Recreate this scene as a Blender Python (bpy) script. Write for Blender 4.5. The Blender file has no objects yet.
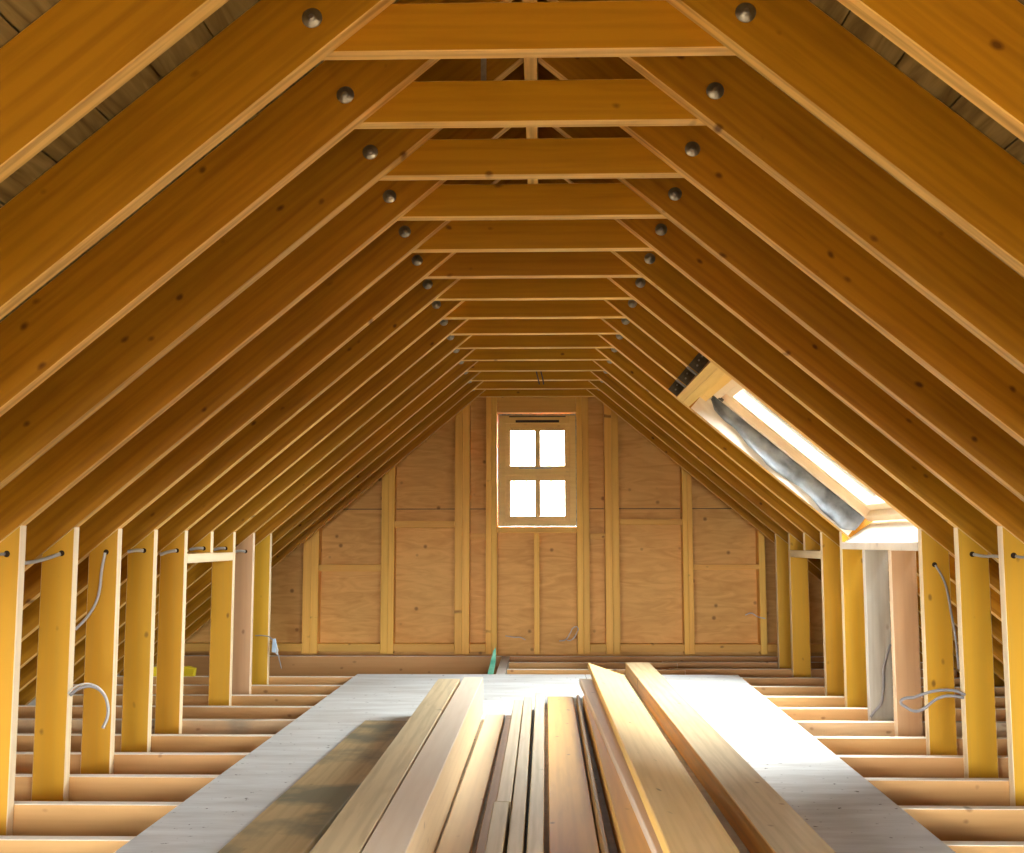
import bpy, bmesh, math, random
from mathutils import Matrix, Vector
random.seed(7)
SC = bpy.context.scene
COL = SC.collection

# ---------------------------------------------------------------- camera
cam_d = bpy.data.cameras.new('camera')
cam = bpy.data.objects.new('camera', cam_d); COL.objects.link(cam)
FPX = 1095.35
cam_d.sensor_fit = 'HORIZONTAL'; cam_d.sensor_width = 36.0; cam_d.lens = FPX*36.0/1024.0
cam_d.clip_start = 0.05; cam_d.clip_end = 200
YAW, PITCH, ROLL = .0248, .1049, .0009
cam.matrix_world = (Matrix.Translation((.0256, 0, 1.0031)) @ Matrix.Rotation(YAW, 4, 'Z') @
                    Matrix.Rotation(math.pi/2 + PITCH, 4, 'X') @ Matrix.Rotation(-ROLL, 4, 'Z'))
SC.camera = cam

# ---------------------------------------------------------------- light
EXPOSURE = 2.65
SKY = 14.0
SKY_COL = (.93, .97, 1.0); GROUND_COL = (.07, .065, .05)
SC.view_settings.view_transform = 'Standard'; SC.view_settings.look = 'None'
SC.view_settings.exposure = EXPOSURE; SC.view_settings.gamma = 1.0
SC.view_settings.use_curve_mapping = False
w = bpy.data.worlds.new('overcast_sky'); SC.world = w; w.use_nodes = True
bg = w.node_tree.nodes['Background']; bg.inputs['Color'].default_value = (*SKY_COL, 1); bg.inputs['Strength'].default_value = SKY
_n, _l = w.node_tree.nodes, w.node_tree.links      # bright overcast sky above the horizon, dull ground below it
_tc = _n.new('ShaderNodeTexCoord'); _sp = _n.new('ShaderNodeSeparateXYZ'); _l.new(_tc.outputs['Generated'], _sp.inputs[0])
_mr = _n.new('ShaderNodeMapRange'); _mr.inputs['From Min'].default_value = -.03; _mr.inputs['From Max'].default_value = .0; _l.new(_sp.outputs['Z'], _mr.inputs['Value'])
_mx = _n.new('ShaderNodeMix'); _mx.data_type = 'RGBA'; _mx.inputs[6].default_value = (*GROUND_COL, 1); _mx.inputs[7].default_value = (*SKY_COL, 1)
_l.new(_mr.outputs[0], _mx.inputs[0]); _l.new(_mx.outputs[2], bg.inputs['Color'])
cy = SC.cycles
cy.max_bounces = 12; cy.diffuse_bounces = 8; cy.glossy_bounces = 3; cy.transmission_bounces = 6; cy.transparent_max_bounces = 8
cy.sample_clamp_indirect = 12.0; cy.caustics_reflective = False; cy.caustics_refractive = False
cy.use_denoising = True

def portal(name, loc, target, sx, sy):
    l = bpy.data.lights.new(name, 'AREA'); l.shape = 'RECTANGLE'; l.size = sx; l.size_y = sy; l.cycles.is_portal = True
    o = bpy.data.objects.new(name, l); COL.objects.link(o); o.location = loc
    o.rotation_euler = (Vector(target)-Vector(loc)).to_track_quat('-Z', 'Y').to_euler(); return o

# ---------------------------------------------------------------- dimensions (metres)
S_, D0, T = .5, 2.247, .052          # truss spacing, first truss, timber thickness
HT, W0, M, WS = 2.308, 3.279, .8375, 2.0
TH = math.atan(M); CT, ST = math.cos(TH), math.sin(TH)
APEX = W0*M; RD = .213
Y_FRAME, Y_PLY, Y_REAR = 10.0, 10.14, -9.0
def d(k): return D0 + k*S_
def roofpt(sg, u, h, y):             # u down the slope from the apex, h out of the rafters' lower plane
    return Vector((sg*(u*CT + h*ST), y, APEX - u*ST + h*CT))
WIN_X, WIN_Z = (-.352, .368), (1.143, 2.169)
SKL_U, SKL_Y = (1.385, 2.76), (5.80, 7.247)

portal('gable_window_daylight', (.008, 10.26, 1.65), (.008, 5, 1.5), .6, .9)
pc = roofpt(1, 2.06, .36, 6.53); pt = roofpt(1, 2.06, -1, 6.53)
portal('skylight_daylight', pc, pt, 1.4, 1.4)
REAR_X, REAR_Z = (-1.2, 1.2), (.3, 1.7)      # opening added in the unseen rear gable to let in fill light
REAR_FILL = {-1: [(2.4, 3.9, -2.9, .2)], 1: [(2.4, 3.9, -3.2, -.4)]}      # unseen roof openings added behind the camera to light the room
portal('added_rear_opening_daylight', (0, Y_REAR-.15, 1.0), (0, 0, 1.0), 2.4, 1.4)
for sg_ in (-1, 1):
    for u0_, u1_, y0_, y1_ in REAR_FILL[sg_]:
        portal('added_roof_opening_daylight', roofpt(sg_, (u0_+u1_)/2, .34, (y0_+y1_)/2), roofpt(sg_, (u0_+u1_)/2, -1, (y0_+y1_)/2), 3.4, 3.4)

# ---------------------------------------------------------------- materials
def nt(name):
    m = bpy.data.materials.new(name); m.use_nodes = True
    return m, m.node_tree.nodes, m.node_tree.links, m.node_tree.nodes['Principled BSDF']

def wood(name, face, edge, dark, rough=.55, knot=1.0, grain=1.0, var=.12, stain=0.0, stain_col=(.1, .1, .09), spec=.25):
    """timber whose length runs along local X; wide faces (local +-Y) and narrow faces are toned apart, painting in the light they catch"""
    m, N, L, P = nt(name)
    tc = N.new('ShaderNodeTexCoord'); oi = N.new('ShaderNodeObjectInfo')
    off = N.new('ShaderNodeVectorMath'); off.operation = 'SCALE'; off.inputs['Scale'].default_value = 37.0
    cmb = N.new('ShaderNodeCombineXYZ')
    for i in range(3): L.new(oi.outputs['Random'], cmb.inputs[i])
    L.new(cmb.outputs[0], off.inputs[0])
    add = N.new('ShaderNodeVectorMath'); add.operation = 'ADD'
    L.new(tc.outputs['Object'], add.inputs[0]); L.new(off.outputs[0], add.inputs[1])
    # grain
    mp = N.new('ShaderNodeMapping'); mp.inputs['Scale'].default_value = (1.6, 22, 22); L.new(add.outputs[0], mp.inputs[0])
    n1 = N.new('ShaderNodeTexNoise'); n1.inputs['Scale'].default_value = 1.6; n1.inputs['Detail'].default_value = 5; n1.inputs['Distortion'].default_value = .6
    L.new(mp.outputs[0], n1.inputs['Vector'])
    mp2 = N.new('ShaderNodeMapping'); mp2.inputs['Scale'].default_value = (.55, 9, 9); L.new(add.outputs[0], mp2.inputs[0])
    wv = N.new('ShaderNodeTexWave'); wv.wave_type = 'RINGS'; wv.inputs['Scale'].default_value = 1.1
    wv.inputs['Distortion'].default_value = 5.0; wv.inputs['Detail'].default_value = 2; wv.inputs['Detail Scale'].default_value = .7
    L.new(mp2.outputs[0], wv.inputs['Vector'])
    # knots
    mk = N.new('ShaderNodeMapping'); mk.inputs['Scale'].default_value = (2.4, .6, 3.8); L.new(add.outputs[0], mk.inputs[0])
    nd = N.new('ShaderNodeTexNoise'); nd.inputs['Scale'].default_value = 9; L.new(add.outputs[0], nd.inputs['Vector'])
    nds = N.new('ShaderNodeVectorMath'); nds.operation = 'SCALE'; nds.inputs['Scale'].default_value = .10; L.new(nd.outputs['Color'], nds.inputs[0])
    ka = N.new('ShaderNodeVectorMath'); ka.operation = 'ADD'; L.new(mk.outputs[0], ka.inputs[0]); L.new(nds.outputs[0], ka.inputs[1])
    vo = N.new('ShaderNodeTexVoronoi'); vo.inputs['Scale'].default_value = 2.3; L.new(ka.outputs[0], vo.inputs['Vector'])
    kr = N.new('ShaderNodeMapRange'); kr.inputs['From Min'].default_value = .045; kr.inputs['From Max'].default_value = .115
    kr.inputs['To Min'].default_value = 1; kr.inputs['To Max'].default_value = 0; L.new(vo.outputs['Distance'], kr.inputs['Value'])
    # colour
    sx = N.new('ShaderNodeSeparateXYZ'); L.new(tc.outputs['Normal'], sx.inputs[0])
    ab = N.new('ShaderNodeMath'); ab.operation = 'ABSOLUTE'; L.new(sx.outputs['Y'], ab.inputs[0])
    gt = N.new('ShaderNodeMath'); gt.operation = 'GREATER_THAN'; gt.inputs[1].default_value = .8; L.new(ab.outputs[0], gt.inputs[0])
    base = N.new('ShaderNodeMix'); base.data_type = 'RGBA'; base.inputs[6].default_value = (*edge, 1); base.inputs[7].default_value = (*face, 1)  # edge tone against face tone paints light onto the narrow faces
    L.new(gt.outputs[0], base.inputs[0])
    def mulmix(prev, fac_out, lo, hi, col, amt):
        r = N.new('ShaderNodeMapRange'); r.inputs['From Min'].default_value = lo; r.inputs['From Max'].default_value = hi
        r.inputs['To Min'].default_value = 0; r.inputs['To Max'].default_value = amt; L.new(fac_out, r.inputs['Value'])
        x = N.new('ShaderNodeMix'); x.data_type = 'RGBA'; L.new(r.outputs[0], x.inputs[0]); L.new(prev, x.inputs[6]); x.inputs[7].default_value = (*col, 1)
        return x.outputs[2]
    c = base.outputs[2]
    c = mulmix(c, n1.outputs[0], .45, .75, dark, .38*grain)
    c = mulmix(c, wv.outputs['Fac'], .55, 1.0, dark, .22*grain)
    if stain:
        ns = N.new('ShaderNodeTexNoise'); ns.inputs['Scale'].default_value = 3.2; ns.inputs['Detail'].default_value = 4
        L.new(add.outputs[0], ns.inputs['Vector'])
        c = mulmix(c, ns.outputs[0], .47, .62, stain_col, stain)
    c = mulmix(c, kr.outputs[0], 0, 1, (dark[0]*.38, dark[1]*.28, dark[2]*.25), .85*knot)
    hv = N.new('ShaderNodeHueSaturation'); L.new(c, hv.inputs['Color'])
    rv = N.new('ShaderNodeMapRange'); rv.inputs['To Min'].default_value = 1-var; rv.inputs['To Max'].default_value = 1+var
    L.new(oi.outputs['Random'], rv.inputs['Value']); L.new(rv.outputs[0], hv.inputs['Value'])
    m7 = N.new('ShaderNodeMath'); m7.operation = 'MULTIPLY'; m7.inputs[1].default_value = 7.31; L.new(oi.outputs['Random'], m7.inputs[0])
    fr = N.new('ShaderNodeMath'); fr.operation = 'FRACT'; L.new(m7.outputs[0], fr.inputs[0])
    rh = N.new('ShaderNodeMapRange'); rh.inputs['To Min'].default_value = .5-.004; rh.inputs['To Max'].default_value = .5+.004
    L.new(fr.outputs[0], rh.inputs['Value']); L.new(rh.outputs[0], hv.inputs['Hue'])
    L.new(hv.outputs[0], P.inputs['Base Color'])
    P.inputs['Roughness'].default_value = rough; P.inputs['Specular IOR Level'].default_value = spec
    bp = N.new('ShaderNodeBump'); bp.inputs['Strength'].default_value = .12; bp.inputs['Distance'].default_value = .002
    L.new(n1.outputs[0], bp.inputs['Height']); L.new(bp.outputs[0], P.inputs['Normal'])
    return m

def plain(name, col, rough=.5, metal=0, noise=0, nscale=8, col2=None):
    m, N, L, P = nt(name)
    P.inputs['Roughness'].default_value = rough; P.inputs['Metallic'].default_value = metal; P.inputs['Specular IOR Level'].default_value = .3
    tc = N.new('ShaderNodeTexCoord'); n = N.new('ShaderNodeTexNoise'); n.inputs['Scale'].default_value = nscale; n.inputs['Detail'].default_value = 6
    L.new(tc.outputs['Object'], n.inputs['Vector'])
    r = N.new('ShaderNodeMapRange'); r.inputs['From Min'].default_value = .4; r.inputs['From Max'].default_value = .65; L.new(n.outputs[0], r.inputs['Value'])
    x = N.new('ShaderNodeMix'); x.data_type = 'RGBA'; L.new(r.outputs[0], x.inputs[0])
    x.inputs[6].default_value = (*col, 1); x.inputs[7].default_value = (*(col2 or [v*(1-noise) for v in col]), 1)
    L.new(x.outputs[2], P.inputs['Base Color'])
    return m

def plywood(name, col, dark, sc=(1, 1, 1), knots=.8):
    m, N, L, P = nt(name)
    tc = N.new('ShaderNodeTexCoord')
    mp = N.new('ShaderNodeMapping'); mp.inputs['Scale'].default_value = (1.0, 1.0, 5.0); L.new(tc.outputs['Object'], mp.inputs[0])
    n = N.new('ShaderNodeTexNoise'); n.inputs['Scale'].default_value = 2.6; n.inputs['Detail'].default_value = 6; n.inputs['Distortion'].default_value = 1.8
    L.new(mp.outputs[0], n.inputs['Vector'])
    wv = N.new('ShaderNodeTexWave'); wv.bands_direction = 'Z'; wv.inputs['Scale'].default_value = 3.2; wv.inputs['Distortion'].default_value = 9; wv.inputs['Detail'].default_value = 3
    wv.inputs['Detail Scale'].default_value = .7; L.new(tc.outputs['Object'], wv.inputs['Vector'])
    r = N.new('ShaderNodeMapRange'); r.inputs['From Min'].default_value = .38; r.inputs['From Max'].default_value = .68; L.new(n.outputs[0], r.inputs['Value'])
    x = N.new('ShaderNodeMix'); x.data_type = 'RGBA'; L.new(r.outputs[0], x.inputs[0]); x.inputs[6].default_value = (*col, 1); x.inputs[7].default_value = (*dark, 1)
    r2 = N.new('ShaderNodeMath'); r2.operation = 'MULTIPLY'; r2.inputs[1].default_value = .3; L.new(wv.outputs['Fac'], r2.inputs[0])
    y = N.new('ShaderNodeMix'); y.data_type = 'RGBA'; r2.inputs[1].default_value = .15; L.new(r2.outputs[0], y.inputs[0]); L.new(x.outputs[2], y.inputs[6]); y.inputs[7].default_value = (*dark, 1)
    vo = N.new('ShaderNodeTexVoronoi'); vo.inputs['Scale'].default_value = 5.5; L.new(tc.outputs['Object'], vo.inputs['Vector'])
    kr = N.new('ShaderNodeMapRange'); kr.inputs['From Min'].default_value = .06; kr.inputs['From Max'].default_value = .13
    kr.inputs['To Min'].default_value = knots; kr.inputs['To Max'].default_value = 0; L.new(vo.outputs['Distance'], kr.inputs['Value'])
    z = N.new('ShaderNodeMix'); z.data_type = 'RGBA'; L.new(kr.outputs[0], z.inputs[0]); L.new(y.outputs[2], z.inputs[6]); z.inputs[7].default_value = (dark[0]*.35, dark[1]*.3, dark[2]*.3, 1)
    L.new(z.outputs[2], P.inputs['Base Color']); P.inputs['Roughness'].default_value = .6; P.inputs['Specular IOR Level'].default_value = .25
    return m

def dusty_deck(name):
    m, N, L, P = nt(name)
    tc = N.new('ShaderNodeTexCoord')
    mp = N.new('ShaderNodeMapping'); mp.inputs['Scale'].default_value = (6, 1.0, 1); L.new(tc.outputs['Object'], mp.inputs[0])
    mp2 = N.new('ShaderNodeMapping'); mp2.inputs['Scale'].default_value = (1.0, 5.0, 1); L.new(tc.outputs['Object'], mp2.inputs[0])
    a = N.new('ShaderNodeTexNoise'); a.inputs['Scale'].default_value = 2.0; a.inputs['Detail'].default_value = 7; a.inputs['Roughness'].default_value = .65; L.new(mp2.outputs[0], a.inputs['Vector'])
    b = N.new('ShaderNodeTexNoise'); b.inputs['Scale'].default_value = 1.3; b.inputs['Detail'].default_value = 3; L.new(tc.outputs['Object'], b.inputs['Vector'])
    c = N.new('ShaderNodeTexNoise'); c.inputs['Scale'].default_value = 34; c.inputs['Detail'].default_value = 4; L.new(tc.outputs['Object'], c.inputs['Vector'])
    cr = N.new('ShaderNodeMapRange'); cr.inputs['From Min'].default_value = .36; cr.inputs['From Max'].default_value = .66; L.new(a.outputs[0], cr.inputs['Value'])
    x = N.new('ShaderNodeMix'); x.data_type = 'RGBA'; L.new(cr.outputs[0], x.inputs[0]); x.inputs[6].default_value = (.70, .70, .68, 1); x.inputs[7].default_value = (.55, .53, .50, 1)
    br = N.new('ShaderNodeMapRange'); br.inputs['From Min'].default_value = .5; br.inputs['From Max'].default_value = .72; br.inputs['To Max'].default_value = .35; L.new(b.outputs[0], br.inputs['Value'])
    y = N.new('ShaderNodeMix'); y.data_type = 'RGBA'; L.new(br.outputs[0], y.inputs[0]); L.new(x.outputs[2], y.inputs[6]); y.inputs[7].default_value = (.40, .36, .30, 1)
    sr = N.new('ShaderNodeMapRange'); sr.inputs['From Min'].default_value = .68; sr.inputs['From Max'].default_value = .73; L.new(c.outputs[0], sr.inputs['Value'])
    z = N.new('ShaderNodeMix'); z.data_type = 'RGBA'; L.new(sr.outputs[0], z.inputs[0]); L.new(y.outputs[2], z.inputs[6]); z.inputs[7].default_value = (.12, .10, .08, 1)
    L.new(z.outputs[2], P.inputs['Base Color']); P.inputs['Roughness'].default_value = .9; P.inputs['Specular IOR Level'].default_value = .05
    return m

def sarking_mat(name):
    m, N, L, P = nt(name)
    tc = N.new('ShaderNodeTexCoord')
    mp = N.new('ShaderNodeMapping'); mp.inputs['Scale'].default_value = (14, 1.2, 1); L.new(tc.outputs['Object'], mp.inputs[0])
    a = N.new('ShaderNodeTexNoise'); a.inputs['Scale'].default_value = 2.0; a.inputs['Detail'].default_value = 5; a.inputs['Distortion'].default_value = .8; L.new(mp.outputs[0], a.inputs['Vector'])
    cr = N.new('ShaderNodeMapRange'); cr.inputs['From Min'].default_value = .35; cr.inputs['From Max'].default_value = .68; L.new(a.outputs[0], cr.inputs['Value'])
    x = N.new('ShaderNodeMix'); x.data_type = 'RGBA'; L.new(cr.outputs[0], x.inputs[0]); x.inputs[6].default_value = (.27, .19, .065, 1); x.inputs[7].default_value = (.12, .075, .022, 1)
    vo = N.new('ShaderNodeTexVoronoi'); vo.inputs['Scale'].default_value = 3.1; L.new(tc.outputs['Object'], vo.inputs['Vector'])
    kr = N.new('ShaderNodeMapRange'); kr.inputs['From Min'].default_value = .06; kr.inputs['From Max'].default_value = .14
    kr.inputs['To Min'].default_value = .8; kr.inputs['To Max'].default_value = 0; L.new(vo.outputs['Distance'], kr.inputs['Value'])
    z = N.new('ShaderNodeMix'); z.data_type = 'RGBA'; L.new(kr.outputs[0], z.inputs[0]); L.new(x.outputs[2], z.inputs[6]); z.inputs[7].default_value = (.07, .035, .012, 1)
    L.new(z.outputs[2], P.inputs['Base Color']); P.inputs['Roughness'].default_value = .75; P.inputs['Specular IOR Level'].default_value = .2
    return m

DK = (.30, .13, .035)
MAT = dict(
    rafter=wood('rafter_timber', (.44, .19, .005), (.80, .49, .14), (.24, .085, .002), knot=1.0, grain=1.35, var=.10),  # dark wide faces, pale undersides: light put into the colour
    tie=wood('tie_timber', (.45, .20, .004), (.82, .51, .15), (.27,.10,.001), knot=.9, grain=1.0, var=.10),  # paler underside again carries painted light
    stud=wood('stud_timber', (.64, .33, .022), (.86, .68, .42), (.50, .30, .05), knot=.9, grain=.55, var=.06),  # pale narrow edges hold the light falling on them
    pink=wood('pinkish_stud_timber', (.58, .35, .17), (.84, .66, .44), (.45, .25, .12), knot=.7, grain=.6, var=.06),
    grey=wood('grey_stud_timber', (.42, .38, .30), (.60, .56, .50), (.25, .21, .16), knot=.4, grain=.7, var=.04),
    joist=wood('joist_timber', (.55, .30, .11), (.88, .80, .66), (.40, .19, .06), knot=.7, grain=.6, var=.08),  # pale tops over darker faces, light painted in
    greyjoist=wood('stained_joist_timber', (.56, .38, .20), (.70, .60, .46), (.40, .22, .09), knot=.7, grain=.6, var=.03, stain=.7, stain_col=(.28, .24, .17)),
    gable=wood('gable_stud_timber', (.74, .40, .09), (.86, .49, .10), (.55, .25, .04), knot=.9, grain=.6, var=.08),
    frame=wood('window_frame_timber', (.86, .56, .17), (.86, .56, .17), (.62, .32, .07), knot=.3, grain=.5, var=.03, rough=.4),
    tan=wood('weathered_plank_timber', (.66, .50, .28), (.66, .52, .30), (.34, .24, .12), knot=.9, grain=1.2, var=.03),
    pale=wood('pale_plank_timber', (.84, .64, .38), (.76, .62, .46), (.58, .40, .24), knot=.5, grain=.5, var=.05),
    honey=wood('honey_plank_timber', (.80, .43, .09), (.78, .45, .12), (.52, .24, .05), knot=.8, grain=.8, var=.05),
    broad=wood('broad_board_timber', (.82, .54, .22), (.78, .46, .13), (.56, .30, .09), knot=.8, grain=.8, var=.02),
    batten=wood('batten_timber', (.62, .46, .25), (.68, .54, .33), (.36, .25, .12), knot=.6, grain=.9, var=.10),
    brown=wood('brown_plank_and_gap_shade', (.42, .26, .09), (.42, .26, .09), (.25, .13, .04), knot=.6, grain=.9, var=.05),  # also colours the pieces that paint shade into gaps
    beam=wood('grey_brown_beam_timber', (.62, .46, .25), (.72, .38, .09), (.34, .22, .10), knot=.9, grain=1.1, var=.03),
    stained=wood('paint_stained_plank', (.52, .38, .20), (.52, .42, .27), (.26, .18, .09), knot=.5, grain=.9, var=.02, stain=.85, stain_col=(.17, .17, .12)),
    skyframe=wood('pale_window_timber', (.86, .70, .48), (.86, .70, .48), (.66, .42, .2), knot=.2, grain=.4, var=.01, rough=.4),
    sarking=sarking_mat('sarking_boards'),
    ply=plywood('gable_plywood', (.76, .43, .13), (.62, .32, .08)),
    palewall=plywood('pale_plywood', (.82, .74, .62), (.70, .60, .48), knots=.3),
    deck=dusty_deck('dusty_grey_deck'),
    steel=plain('zinc_plated_steel', (.42, .38, .30), .38, .9, .3, 30),
    darksteel=plain('dark_galvanised_steel', (.13, .11, .075), .5, .6, .4, 20),
    cable=plain('grey_cable_sheath', (.30, .28, .27), .5, 0, .15, 30),
    white_cable=plain('white_cable_sheath', (.58, .56, .52), .5, 0, .1, 30),
    dark_cable=plain('dark_cable_sheath', (.10, .07, .05), .5, 0, .1, 30),
    blue=plain('pale_blue_connector', (.45, .58, .70), .5, 0, .1, 30),
    hole=plain('dark_hole', (.03, .015, .005), .9),
    foam=plain('white_foam', (.62, .57, .46), .8, 0, .5, 40),
    membrane=plain('grey_membrane', (.13, .14, .15), .75, 0, .5, 6, col2=(.34, .37, .40)),
    board=plain('plasterboard', (.82, .74, .64), .9, 0, .2, 3),
    lowbounce=plain('low_bounce_rear_floor', (.16, .11, .06), .8, 0, .3, 3),  # dark so the rear floor bounces less light onto near rafters
    shade=plain('dark_vent', (.05, .04, .03), .7),
    yellow=plain('yellow_plastic', (.85, .66, .02), .4, 0, .1, 10),
    green=plain('green_plastic', (.03, .17, .10), .5, 0, .5, 14, col2=(.16, .38, .26)),
    render=plain('outer_wall', (.6, .55, .48), .9, 0, .2, 3),
)
def glass_mat():
    m, N, L, P = nt('clear_glass'); N.remove(P)
    out = N['Material Output']; tr = N.new('ShaderNodeBsdfTransparent'); gl = N.new('ShaderNodeBsdfGlossy'); gl.inputs['Roughness'].default_value = .03
    fr = N.new('ShaderNodeFresnel'); fr.inputs[0].default_value = 1.3; mx = N.new('ShaderNodeMixShader')
    tr.inputs[0].default_value = (.72, .735, .73, 1)      # dusty double glazing
    L.new(fr.outputs[0], mx.inputs[0]); L.new(tr.outputs[0], mx.inputs[1]); L.new(gl.outputs[0], mx.inputs[2]); L.new(mx.outputs[0], out.inputs[0])
    return m
MAT['glass'] = glass_mat()

# ---------------------------------------------------------------- builders
def tag(o, label=None, cat=None, group=None, kind=None):
    if label: o['label'] = label
    if cat: o['category'] = cat
    if group: o['group'] = group
    if kind: o['kind'] = kind
    return o
def link(name, bm, mat, parent=None, mw=None):
    me = bpy.data.meshes.new(name); bm.normal_update(); bm.to_mesh(me); bm.free()
    me.materials.append(mat)
    o = bpy.data.objects.new(name, me); COL.objects.link(o)
    if parent is not None: o.parent = parent
    if mw is not None: o.matrix_local = mw
    return o
def empty(name, loc=(0, 0, 0), mw=None):
    o = bpy.data.objects.new(name, None); COL.objects.link(o); o.empty_display_size = .1
    if mw is not None: o.matrix_world = mw
    else: o.location = loc
    return o
def prism(bm, poly, y0, y1, ax='Y'):
    """polygon (a, b) extruded; ax = 'Y': (a, y, b); 'Z': (a, b, z); 'X': (x, a, b)"""
    def P(a, b, t):
        return {'Y': (a, t, b), 'Z': (a, b, t), 'X': (t, a, b)}[ax]
    f = [bm.verts.new(P(a, b, y0)) for a, b in poly]; g = [bm.verts.new(P(a, b, y1)) for a, b in poly]
    n = len(poly); bm.faces.new(f); bm.faces.new(g[::-1])
    for i in range(n): bm.faces.new((f[i], g[i], g[(i+1) % n], f[(i+1) % n]))
    bmesh.ops.recalc_face_normals(bm, faces=bm.faces[:])
    return bm
def bevel(bm, r=.0025):
    if r: bmesh.ops.bevel(bm, geom=bm.edges[:], offset=r, segments=1, affect='EDGES', clamp_overlap=True)
    return bm
def box(bm, x0, x1, y0, y1, z0, z1): return prism(bm, [(x0, z0), (x1, z0), (x1, z1), (x0, z1)], y0, y1)
def boxes(name, lst, mat, parent=None, r=.002):
    bm = bmesh.new()
    for b in lst:
        b2 = bmesh.new(); box(b2, *b); bevel(b2, r)
        me = bpy.data.meshes.new('t'); b2.to_mesh(me); b2.free(); bm.from_mesh(me); bpy.data.meshes.remove(me)
    return link(name, bm, mat, parent)
def basis(X, Y, Z, loc):
    m = Matrix((X, Y, Z)).transposed().to_4x4(); m.translation = loc; return m
def roof_basis(sg, yc):      # local X down slope, local Z out of the roof
    X = Vector((sg*CT, 0, -ST)); Y = Vector((0, sg, 0)); return basis(X, Y, X.cross(Y), (0, yc, APEX))
def timber(name, poly, thick, mw, mat, parent=None, r=.0025):
    """poly in local (X = grain, Z); thick along local Y, centred"""
    bm = bmesh.new(); prism(bm, poly, -thick/2, thick/2); bevel(bm, r)
    return link(name, bm, mat, parent, mw)
def upright(name, x0, x1, y0, y1, z0, z1a, mat, z1b=None, wide='Y', r=.0025):
    """vertical member, grain along local X = world Z. top runs from z1a at x0 to z1b at x1. wide: world axis its wide faces look along"""
    z1b = z1a if z1b is None else z1b
    xc, yc = (x0+x1)/2, (y0+y1)/2
    if wide == 'Y':
        mw = basis(Vector((0, 0, 1)), Vector((0, 1, 0)), Vector((-1, 0, 0)), (xc, yc, z0))
        poly = [(0, -(x0-xc)), (z1a-z0, -(x0-xc)), (z1b-z0, -(x1-xc)), (0, -(x1-xc))]
        return timber(name, poly, y1-y0, mw, mat, r=r)
    mw = basis(Vector((0, 0, 1)), Vector((1, 0, 0)), Vector((0, 1, 0)), (xc, yc, z0))
    bm = bmesh.new()      # wide faces along +-x; sloping top varies with x
    vs = []
    for yy in (y0-yc, y1-yc):
        vs.append([bm.verts.new(v) for v in ((0, x0-xc, yy), (z1a-z0, x0-xc, yy), (z1b-z0, x1-xc, yy), (0, x1-xc, yy))])
    a, b = vs
    bm.faces.new(a); bm.faces.new(b[::-1])
    for i in range(4): bm.faces.new((a[i], b[i], b[(i+1) % 4], a[(i+1) % 4]))
    bmesh.ops.recalc_face_normals(bm, faces=bm.faces[:]); bevel(bm, r)
    return link(name, bm, mat, None, mw)
def xbeam(name, x0, x1, y0, y1, z0, z1, mat, r=.0025, xt=None):
    """horizontal member along x, wide faces look along y. xt = (x0, x1) of the top edge when ends are raked"""
    xc, zc = (x0+x1)/2, z0
    t0, t1 = xt or (x0, x1)
    mw = Matrix.Translation((xc, (y0+y1)/2, zc))
    return timber(name, [(x0-xc, 0), (x1-xc, 0), (t1-xc, z1-z0), (t0-xc, z1-z0)], y1-y0, mw, mat, r=r)
def tube(name, pts, rad, mat, parent=None, smooth=True):
    cu = bpy.data.curves.new(name, 'CURVE'); cu.dimensions = '3D'; cu.bevel_depth = rad; cu.bevel_resolution = 2; cu.resolution_u = 6
    cu.use_fill_caps = True
    sp = cu.splines.new('BEZIER' if smooth else 'POLY')
    if smooth:
        sp.bezier_points.add(len(pts)-1)
        for b, p in zip(sp.bezier_points, pts): b.co = p; b.handle_left_type = b.handle_right_type = 'AUTO'
    else:
        sp.points.add(len(pts)-1)
        for b, p in zip(sp.points, pts): b.co = (*p, 1)
    o = bpy.data.objects.new(name, cu)
    me = bpy.data.meshes.new_from_object(o); bpy.data.objects.remove(o); bpy.data.curves.remove(cu)
    me.materials.clear(); me.materials.append(mat)
    for p in me.polygons: p.use_smooth = True
    o = bpy.data.objects.new(name, me); COL.objects.link(o)
    if parent is not None: o.parent = parent
    return o
def disc(name, c, rad, th, mat, parent, dome=0, axis='Y'):
    """round plate facing -axis with optional domed head"""
    bm = bmesh.new(); seg = 20
    prof = [(0, rad), (th*.6, rad), (th, rad*.92)]
    if dome: prof += [(th, dome), (th+dome*.45, dome*.85), (th+dome*.75, dome*.45)]
    rings = []
    for h, r in prof:
        rings.append([bm.verts.new((r*math.cos(2*math.pi*i/seg), -h, r*math.sin(2*math.pi*i/seg))) for i in range(seg)])
    for a, b in zip(rings, rings[1:]):
        for i in range(seg): bm.faces.new((a[i], a[(i+1) % seg], b[(i+1) % seg], b[i]))
    bm.faces.new(rings[0]); bm.faces.new(rings[-1][::-1]); bmesh.ops.recalc_face_normals(bm, faces=bm.faces[:])
    o = link(name, bm, mat, parent)
    o.location = c
    for p in o.data.polygons: p.use_smooth = len(p.vertices) == 4
    return o

ORD = ['nearest', 'second', 'third', 'fourth', 'fifth', 'sixth', 'seventh', 'eighth', 'ninth', 'tenth', 'eleventh', 'twelfth', 'thirteenth', 'fourteenth', 'fifteenth', 'sixteenth']

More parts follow.
